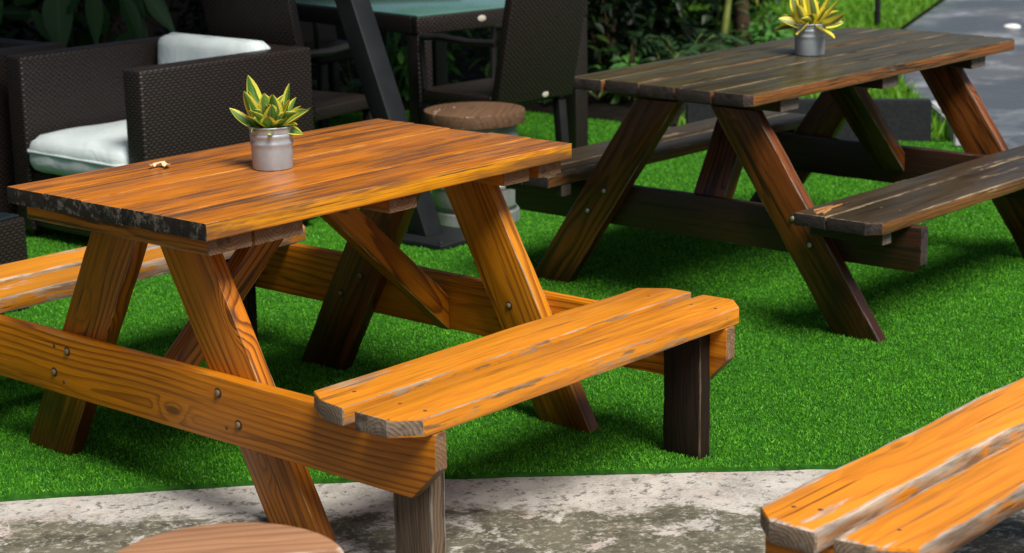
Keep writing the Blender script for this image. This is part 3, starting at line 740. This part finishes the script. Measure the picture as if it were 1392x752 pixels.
# ------------------------------------------------------------------ ground
def sheet(name, poly, z, mat, thick=0., kind='structure'):
    bm = bmesh.new(); vs = [bm.verts.new((x, y, z)) for x, y in poly]; f = bm.faces.new(vs)
    if f.normal.z < 0: bmesh.ops.reverse_faces(bm, faces=[f])
    f.normal_update()
    if f.normal.z < 0: f.normal_flip()
    if thick:
        r = bmesh.ops.extrude_face_region(bm, geom=[f])
        for v in [g for g in r['geom'] if isinstance(g, bmesh.types.BMVert)]: v.co.z -= thick
        bmesh.ops.recalc_face_normals(bm, faces=bm.faces[:])
    bmesh.ops.triangulate(bm, faces=[f for f in bm.faces if len(f.verts) > 4])
    o = from_bm(name, bm, mat, None, False); o['kind'] = kind; return o
TURF_EDGE = [(-5.5, 4.65), (-2.5, 1.86), (-1.4, .83), (-.81, .268), (-.36, -.121), (-.05, -.445), (.17, -.683), (.40, -.93), (.648, -1.202), (1.4, -2.03), (2.6, -3.4), (4.9, -6.0)]
_e = []
for (ax_, ay_), (bx_, by_) in zip(TURF_EDGE, TURF_EDGE[1:]):
    k_ = max(1, int(math.hypot(bx_ - ax_, by_ - ay_) / .05))
    for j_ in range(k_): _e.append((ax_ + (bx_ - ax_) * j_ / k_ + random.uniform(-.003, .003), ay_ + (by_ - ay_) * j_ / k_ + random.uniform(-.003, .003)))
TURF_EDGE = _e + [TURF_EDGE[-1]]
TURF = TURF_EDGE + [(4.95, .8), (5.06, .86), (4.62, 1.60), (4.62, 3.5), (4.0, 4.0), (1.0, 4.05), (-1.5, 4.65)]
sheet('ground', [(-60, -60), (80, -60), (80, 80), (-60, 80)], -.03, M['soil'])
sheet('patio', [(-9, -9), (4.94, -9), (4.94, 2), (-3, 4.6), (-9, 4.6)], -.012, M['concrete'])
sheet('turf_mat', TURF, .0, M['turf_mat'], .011)
ROAD = [(4.955, -9), (30, -9), (40, 0), (40, 14.5), (16, 6.0), (11.2, 4.28), (9.05, 3.45), (7.6, 2.75), (6.3, 1.75), (5.12, .83), (4.955, .76)]
sheet('road', ROAD, -.008, M['road'])
LAWN = [(4.68, 1.62), (5.12, .9), (6.28, 1.78), (7.58, 2.78), (9.03, 3.48), (11.2, 4.32), (16, 6.04), (28, 10.3), (28, 16), (8.6, 9), (8.45, 4.6), (8.1, 3.85), (7.3, 3.25), (6.0, 2.60), (4.68, 2.25)]
sheet('lawn_earth', LAWN, -.004, M['lawn_mat'])
sheet('planting_bed', [(-6, 4.7), (-1.5, 4.68), (1.0, 4.07), (4.0, 4.02), (4.66, 3.53), (4.66, 2.27), (5.98, 2.62), (7.28, 3.27), (8.08, 3.87), (8.43, 4.62), (8.55, 9), (-6, 9)], -.002, M['soil'])

# dark kerb block between turf and lawn, pale kerb stones along the road
def seg_block(bm, p, q, w, z0, z1, bev=.01):
    p, q = Vector((*p, 0)), Vector((*q, 0)); d = q - p
    m = frame((p + q) / 2, d, Vector((-d.y, d.x, 0)))
    r = bmesh.ops.create_cube(bm, size=1.0)
    for v in r['verts']: v.co = m @ Vector((v.co.x * d.length, v.co.y * w, z0 + (v.co.z + .5) * (z1 - z0)))
    if bev: bmesh.ops.bevel(bm, geom=list({e for v in r['verts'] for e in v.link_edges}), offset=bev, segments=2, affect='EDGES')
bm = bmesh.new(); seg_block(bm, (4.40, 1.98), (5.06, .98), .09, -.02, .20)
o = from_bm('kerb', bm, M['kerb']); tag(o, 'low charcoal kerb block standing between the turf and the sunny lawn, seen under the dark table', 'kerb')
pts = [(5.07, .80), (5.40, 1.05), (5.72, 1.31)]
for i, (a, b) in enumerate(zip(pts, pts[1:])):
    bm = bmesh.new(); a, b = Vector(a), Vector(b); d = (b - a).normalized() * .004
    seg_block(bm, a + d, b - d, .10, -.02, .085, .008)
    o = from_bm('kerbstone', bm, M['kerb_pale']); tag(o, 'pale stone edging the lawn along the wet road, one of a row', 'kerbstone', 'kerbstones along the road')

# ------------------------------------------------------------------ grass
def inpoly(x, y, poly):
    c = np.zeros(len(x), bool); n = len(poly)
    for i in range(n):
        x0, y0 = poly[i]; x1, y1 = poly[(i + 1) % n]
        if y0 == y1: continue
        k = ((y0 > y) != (y1 > y)) & (x < (x1 - x0) * (y - y0) / (y1 - y0) + x0); c ^= k
    return c
CAM = np.array((-3.344, -3.6485)); AZ = R(41.29)
def scatter(poly, dens, dmax, half=17.5, margin=1.9):
    xs = [p[0] for p in poly]; ys = [p[1] for p in poly]
    x0, x1, y0, y1 = max(min(xs), -2), min(max(xs), 16), max(min(ys), -4), min(max(ys), 9)
    n = int((x1 - x0) * (y1 - y0) * dens); x = rng.uniform(x0, x1, n); y = rng.uniform(y0, y1, n)
    dx, dy = x - CAM[0], y - CAM[1]; D = dx * math.cos(AZ) + dy * math.sin(AZ); s = np.abs(dx * math.sin(AZ) - dy * math.cos(AZ))
    k = inpoly(x, y, poly) & (D < dmax) & (s < D * math.tan(R(half)) + margin) & (rng.random(n) < np.clip(5.2 / np.maximum(D, .1), .3, 1) ** 1.3 * np.where(s < D * math.tan(R(half)) + .3, 1, .55)) & (D > 2.5)
    return x[k], y[k], D[k]
def blades(name, poly, dens, dmax, h, w, mat, z=0., lean=.55):
    x, y, D = scatter(poly, dens, dmax); N = len(x)
    sc = np.clip(D / 5.2, 1, 2.2) ** .6
    b = np.stack([x, y, np.full(N, z)], 1)
    a = rng.uniform(0, 2 * math.pi, N); l = np.abs(rng.normal(0, lean, N))
    d = np.stack([np.cos(a) * l, np.sin(a) * l, np.ones(N)], 1)
    up = np.stack([np.cos(a + 1.57), np.sin(a + 1.57), np.zeros(N)], 1) + rng.normal(0, .6, (N, 3))
    clump = np.sin(x * 23 + np.sin(y * 17) * 2) * np.sin(y * 27 + np.sin(x * 13) * 2) * .5 + .5
    worn = np.sin(x * 2.1 + 1.3 * np.sin(y * 1.7)) * np.sin(y * 2.6 + 1.1 * np.sin(x * 2.3 + 1)) * .5 + .5
    lr = np.clip(rng.random(N) ** 1.3 * .80 + clump * .14 + worn * .16 - .05, 0, 1)
    o = leaf_mesh(name, mat, b, d, rng.uniform(h[0], h[1], N) * (.8 + .3 * clump), w * sc * rng.uniform(.7, 1.3, N), None, up=up, droop=rng.uniform(0, .5, N), fold=.15, prof=(1., .85, .06), across=2, lr=lr)
    o['kind'] = 'stuff'; return o
blades('artificial_turf', TURF, 34000, 11.5, (.007, .014), .0028, M['turf'])
blades('lawn_grass', LAWN, 6000, 17.5, (.05, .12), .007, M['lawn'], 0., .5)

# ------------------------------------------------------------------ planting behind
def shrub(name, loc, rad, hgt, n, ls, mat, label, seed, droop=.5, group='shrubs in the bed behind the furniture', stems=6, asp=.38, low=.05):
    r = np.random.default_rng(seed)
    t = empty(name, loc, r.uniform(0, 6.28), label, 'shrub', group)
    bm = bmesh.new(); tips = []
    for k in range(stems):
        a = r.uniform(0, 6.28); q = r.uniform(.15, .9) * rad; top = (q * math.cos(a), q * math.sin(a), hgt * r.uniform(.55, .95))
        tube(bm, [(0.03 * math.cos(a), .03 * math.sin(a), -.02), (top[0] * .35, top[1] * .35, top[2] * .55), top], [.012, .009, .004], 6); tips.append(top)
    from_bm('stems', bm, M['bark'], t)
    b = []; d = []
    for i in range(n):
        tp = np.array(tips[r.integers(len(tips))]); u = r.uniform(low, 1.)
        c = np.array([tp[0] * u ** 1.2, tp[1] * u ** 1.2, tp[2] * u]) + r.normal(0, rad * .22, 3) * np.array([1, 1, .7])
        c[2] = max(c[2], .03); b.append(c)
        a = math.atan2(c[1], c[0]) + r.normal(0, .8); d.append((math.cos(a), math.sin(a), r.normal(.1, .5)))
    leaf_mesh('foliage', mat, b, d, r.uniform(.6, 1.25, n) * ls, r.uniform(.8, 1.2, n) * ls * asp, t, droop=r.uniform(0, droop * 1.5, n), fold=.2)
    return t
def fern(name, loc, n, ln, mat, label, seed, tilt=(35, 75)):
    r = np.random.default_rng(seed); t = empty(name, loc, 0, label, 'fern', 'ferns in the bed behind the furniture')
    b, d, L, W, DR = [], [], [], [], []; bm = bmesh.new()
    for k in range(n):
        a = 6.283 * k / n + r.uniform(-.3, .3); e = R(r.uniform(*tilt)); l = ln * r.uniform(.7, 1.15); pts = []
        for i in range(13):
            u = i / 12; h = l * u
            pts.append(np.array([math.cos(a) * math.cos(e) * h, math.sin(a) * math.cos(e) * h, math.sin(e) * h - .55 * l * u * u]) + np.array([0, 0, .02]))
        tube(bm, pts, [.005 * (1 - .8 * i / 12) for i in range(13)], 5)
        for i in range(1, 13):
            tg = pts[i] - pts[i - 1]; tg /= np.linalg.norm(tg); sd = np.cross(tg, [0, 0, 1]); sd /= np.linalg.norm(sd)
            for s in (-1, 1):
                b.append(pts[i]); d.append(sd * s + tg * .55); L.append(l * .26 * math.sin(math.pi * min(1, .18 + .8 * (1 - i / 13)))); W.append(l * .05); DR.append(.25)
    from_bm('stems', bm, M['stalk'], t)
    leaf_mesh('fronds', mat, b, d, L, W, t, droop=DR, fold=.1)
    return t
BED = [  # x, y, radius, height, leaves, leaf size, material, label
    (1.75, 4.45, .55, 1.0, 420, .20, 'leaf_dark', 'dark glossy shrub at the left edge behind the wicker armchairs'),
    (2.75, 4.75, .55, 1.1, 520, .12, 'leaf_dark', 'small-leaved dark shrub above the pale back cushion'),
    (3.75, 4.7, .5, .9, 450, .12, 'leaf_dark', 'dark shrub behind the armrests of the dining chair beside the post'),
    (4.75, 4.25, .5, .62, 520, .11, 'leaf_bright', 'lush green low shrub glimpsed under the glass table'),
    (5.15, 3.65, .45, .50, 420, .10, 'leaf_mid', 'mottled yellow-green shrub beneath the edge of the glass table top'),
    (5.55, 3.35, .45, .80, 520, .12, 'leaf_dark', 'dark shrub just right of the tall wicker chair back'),
    (6.55, 3.85, .5, .95, 560, .13, 'leaf_dark', 'dark shrub behind the yellow stalk'),
    (7.25, 4.35, .5, 1.0, 560, .12, 'leaf_dark', 'dark shrub behind the slim reddish trunk'),
    (8.65, 4.75, .6, .70, 800, .10, 'leaf_dark', 'dark green rounded shrub behind the yellow-leaved pot'),
    (9.9, 5.35, .6, .65, 700, .09, 'leaf_mid', 'mid green shrub at the top of the lawn near the thin pole'),
    (7.35, 3.52, .32, .26, 150, .10, 'leaf_bright', 'bright green low leafy plant at the foot of the slim trunk'),
    (7.82, 3.78, .28, .22, 110, .10, 'leaf_bright', 'bright green leafy clump right of the slim trunk'),
    (5.35, 3.05, .28, .34, 70, .13, 'leaf_bright', 'bluish green broad-leaved plant low beside the dark table corner')]
for i, (x, y, rd, hg, n, ls, m, lb) in enumerate(BED): shrub('shrub', (x, y, 0), rd, hg, n, ls, M[m], lb, 40 + i)
FERNS = [(5.75, 3.12, 9, .60, 'upright fern beside the tall wicker chair back'), (6.20, 3.30, 10, .66, 'large arching fern in the middle of the bed'),
         (6.62, 3.36, 8, .46, 'small fern left of the yellow stalk'), (5.1, 3.1, 8, .5, 'low fern half hidden by the tall wicker chair back'), (4.35, 4.3, 10, .55, 'fern under the glass table, deep in the shade')]
for i, (x, y, n, ln, lb) in enumerate(FERNS): fern('fern', (x, y, 0), n, ln, M['leaf_fern'], lb, 70 + i)

# big drooping leaves over the armchair
t = empty('large_leaf_shrub', (2.35, 3.98, 0), 0, 'shrub with large drooping glossy leaves hanging above the wicker armchair', 'shrub')
bm = bmesh.new()
tube(bm, [(0, 0, -.02), (.03, .05, .5), (-.05, 0, 1.05), (-.25, -.12, 1.2)], [.022, .018, .012, .008], 8); tube(bm, [(.03, .05, .5), (.25, -.1, .9), (.4, -.22, 1.05)], [.014, .010, .006], 8)
tube(bm, [(-.05, 0, 1.05), (-.5, .1, 1.18), (-.75, .2, 1.1)], [.01, .008, .005], 8)
from_bm('stems', bm, M['bark'], t)
tip = lambda x, y, z: (x - 2.35, y - 3.98, z)
bl = [tip(2.03, 3.83, .90), tip(2.14, 3.71, .88), tip(2.22, 3.62, .86), tip(2.30, 3.56, .84), tip(1.86, 4.02, .80), tip(1.75, 4.1, .78), tip(1.93, 3.95, .93)]
dl = [(-.05, -.05, -1), (.0, .0, -1), (.22, -.28, -1), (.5, -.5, -.9), (-.3, .3, -.6), (-.5, .5, -.4), (-.6, .6, -.1)]
r_ = np.random.default_rng(5)
for k in range(60): bl.append((r_.uniform(-.9, .5), r_.uniform(-.15, .45), r_.uniform(.45, 1.25))); dl.append((r_.normal(0, .6), r_.normal(-.3, .6), r_.normal(-.5, .4)))
bl = np.array(bl); dl = np.array(dl)
ln = np.concatenate([[.34, .28, .30, .25, .22, .22, .25], r_.uniform(.14, .24, 60)]); wd = ln * .40; wd[0] = .145; wd[1] = .085; wd[2] = .085; wd[3] = .075
upv = np.tile([-.73, -.64, .25], (len(bl), 1)) + r_.normal(0, .25, (len(bl), 3))
leaf_mesh('foliage', M['leaf_large'], bl, dl, ln, wd, t, up=upv, droop=.1, fold=-.12, across=5)

# thin trunk, stalk, hanging leaf, lamp pole
def tree(name, loc, hgt, r0, crown_c, crown_r, n, label, seed, ls=.17):
    r = np.random.default_rng(seed); t = empty(name, loc, 0, label, 'tree')
    bm = bmesh.new(); c = np.array(crown_c)
    tube(bm, [(0, 0, -.05), (.02, .015, .25), (-.02, .03, .7), (c[0] * .3, c[1] * .3, hgt * .6), (c[0] * .7, c[1] * .7, hgt)], [r0 * 1.25, r0, r0 * .92, r0 * .8, r0 * .5], 12)
    for k in range(7):
        a = 6.283 * k / 7; e = c + np.array(crown_r) * np.array([math.cos(a) * .7, math.sin(a) * .7, r.uniform(-.3, .6)])
        s = np.array([c[0] * .5, c[1] * .5, hgt * .8]); tube(bm, [s, (s + e) / 2 + r.normal(0, .08, 3), e], [r0 * .4, r0 * .25, r0 * .08], 7)
    from_bm('trunk', bm, M['bark'], t)
    ph = r.normal(0, 1, (n, 3)); ph /= np.linalg.norm(ph, axis=1, keepdims=True); rad = r.uniform(.25, 1, n) ** .5
    cl = .75 + .25 * np.sin(ph[:, 0] * 5 + seed) * np.sin(ph[:, 1] * 6) * np.cos(ph[:, 2] * 4)
    b = c + ph * (rad * cl)[:, None] * np.array(crown_r); d = r.normal(0, 1, (n, 3)); d[:, 2] -= .3
    leaf_mesh('crown', M['leaf_canopy'], b, d, r.uniform(.7, 1.3, n) * ls, r.uniform(.7, 1.2, n) * ls * .5, t, droop=.3, fold=.2)
    return t
tree('tree', (7.42, 3.72, 0), 2.6, .055, (-.9, .3, 3.1), (2.3, 3.0, 1.3), 11000, 'slim tree with a reddish brown trunk rising from bright leaves behind the dark table', 1)  # crown is out of view, added and shaped to shade the bed
tree('tree', (4.4, 5.6, 0), 2.4, .08, (.0, -2.1, 3.0), (2.5, 3.1, 1.25), 15000, 'unseen tree added to shade the glass dining table and the bed', 2)  # added out of view, its crown keeps sun off dining set and bed
tree('tree', (1.2, 5.2, 0), 2.4, .08, (.4, -1.7, 3.0), (2.7, 3.1, 1.25), 15000, 'unseen tree added to shade the wicker armchairs and the bed', 3)  # added shade tree, crown reaches forward unseen over the armchairs
t = empty('stalk_plant', (6.85, 3.50, 0), 0, 'leaning yellow-green cane stalk rising from the bed left of the thin trunk', 'plant')
bm = bmesh.new(); P = [Vector((0, 0, -.02)).lerp(Vector((.10, -.02, .75)), k / 8) + Vector((.03 * math.sin(k / 8 * 2), 0, 0)) for k in range(9)]
tube(bm, P, [.020 + (.003 if k % 2 else 0) for k in range(9)], 10); tube(bm, [P[8], P[8] + Vector((.12, .0, .35)), P[8] + Vector((.3, -.05, .6))], [.018, .013, .006], 8); from_bm('stem', bm, M['stalk'], t)
bl = [(.15, 0, .98), (.25, -.02, 1.2), (.3, -.05, 1.3), (.32, -.05, 1.32), (.2, 0, 1.1)]; dl = [(.9, -.4, .2), (-.6, .5, .3), (.8, .3, .3), (.2, -.9, .2), (-.8, -.3, .4)]
leaf_mesh('foliage', M['leaf_mid'], bl, dl, .5, .09, t, droop=.6, fold=.2)
t = empty('drooping_plant', (8.0, 4.25, 0), 0, 'plant with pale yellow drooping leaves just left of the yellow-leaved pot', 'plant')
bm = bmesh.new(); tube(bm, [(0, 0, -.02), (.0, -.05, .5), (-.02, -.25, .72)], [.02, .016, .008], 8); from_bm('stem', bm, M['stalk'], t)
bl = [(-.02, -.25, .72), (.05, -.27, .70), (-.10, -.26, .70), (.12, -.22, .72)]; dl = [(.02, -.05, -1), (.10, -.1, -1), (-.25, -.05, -.9), (.4, -.1, -.7)]
leaf_mesh('foliage', M['leaf_yellow'], bl, dl, [.46, .36, .34, .32], [.07, .055, .05, .05], t, up=np.tile([-.73, -.64, .2], (4, 1)), droop=.05, fold=.15)
t = empty('lamp_post', (9.08, 3.66, 0), 0, 'thin dark pole standing at the lawn edge beside the road', 'lamp post')
bm = bmesh.new(); tube(bm, [(0, 0, -.02), (0, 0, 1.2), (0, 0, 2.6)], [.022, .020, .018], 10); from_bm('pole', bm, M['steel_dark'], t)
bm = lathe([(.05, 0), (.09, .02), (.10, .16), (.03, .20), (.01, .24)], 20, c=(0, 0, 2.58)); from_bm('lamp_head', bm, M['steel_dark'], t)

bm = lathe([(.062, 0), (.062, .008), (.045, .020), (.02, .025)], 20); o = from_bm('road_spot', bm, M['kerb_white'], None, True, (9.73, 2.915, -.008))  # plain white low dome, only marks a white spot on the road
tag(o, 'small white round spot on the wet road near the upper right corner', 'white spot')
# added dark fence, blocks horizon light and blackens gaps behind the bed
t = empty('backdrop_fence', (-5.5, 6.6, 0), R(3), 'tall dark board fence added behind the planting bed to block horizon light', 'fence')
B = Boards()
for k in range(96): B.board(frame((k * .148 + .07, 0, 1.0), (0, 0, 1), (1, 0, 0)), 2.05 + random.uniform(-.01, .01), .14, .02, None, 0, .0, 3)
B.build('fence_boards', [M['fence'], M['fence']], t)
for k in range(8):
    B = Boards(); B.board(frame((k * 2.0 + .05, .062, .98), (0, 0, 1), (1, 0, 0)), 2.06, .09, .09); B.build('fence_post', [M['fence'], M['fence']], t)

# ------------------------------------------------------------------ light, world, camera
SUN_DIR = Vector((-.26, -.96, 0)).normalized(); EL = R(56)
w = bpy.data.worlds.new('World'); SC.world = w; w.use_nodes = True
nt = w.node_tree; bg = nt.nodes['Background']
sk = nt.nodes.new('ShaderNodeTexSky'); sk.sky_type = 'NISHITA'; sk.sun_disc = False; sk.sun_elevation = EL
sk.sun_rotation = math.atan2(SUN_DIR.x, SUN_DIR.y); sk.air_density = 1.0; sk.dust_density = 3.0
nt.links.new(sk.outputs[0], bg.inputs[0]); bg.inputs[1].default_value = .052
sl = bpy.data.lights.new('Sun', 'SUN'); sl.energy = 4.8; sl.angle = R(28); sl.color = (1, .95, .87)
so = bpy.data.objects.new('Sun', sl); link(so)
dv = Vector((SUN_DIR.x * math.cos(EL), SUN_DIR.y * math.cos(EL), math.sin(EL)))
so.rotation_euler = dv.to_track_quat('Z', 'Y').to_euler(); so.location = dv * 20

cam = bpy.data.cameras.new('Camera'); co = bpy.data.objects.new('Camera', cam); link(co); SC.camera = co
FPX = 2624.41; cam.sensor_width = 36; cam.lens = 36 * FPX / 1392; cam.clip_start = .05; cam.clip_end = 300
az, el, ro = R(41.2922), R(-13.6558), R(-1.068)
fw = Vector((math.cos(el) * math.cos(az), math.cos(el) * math.sin(az), math.sin(el)))
rt = fw.cross(Vector((0, 0, 1))).normalized(); up = rt.cross(fw)
r2 = rt * math.cos(ro) + up * math.sin(ro); u2 = up * math.cos(ro) - rt * math.sin(ro)
m = Matrix((r2, u2, -fw)).transposed().to_4x4(); m.translation = Vector((-3.344, -3.6485, 1.6248)); co.matrix_world = m
cam.dof.use_dof = True; cam.dof.focus_distance = 4.75; cam.dof.aperture_fstop = 5.2

SC.view_settings.view_transform = 'Standard'; SC.view_settings.look = 'None'; SC.view_settings.exposure = 0.30; SC.view_settings.gamma = 1.0
SC.cycles.max_bounces = 6; SC.cycles.diffuse_bounces = 3; SC.cycles.use_denoising = True
SC.cycles.sample_clamp_indirect = 6
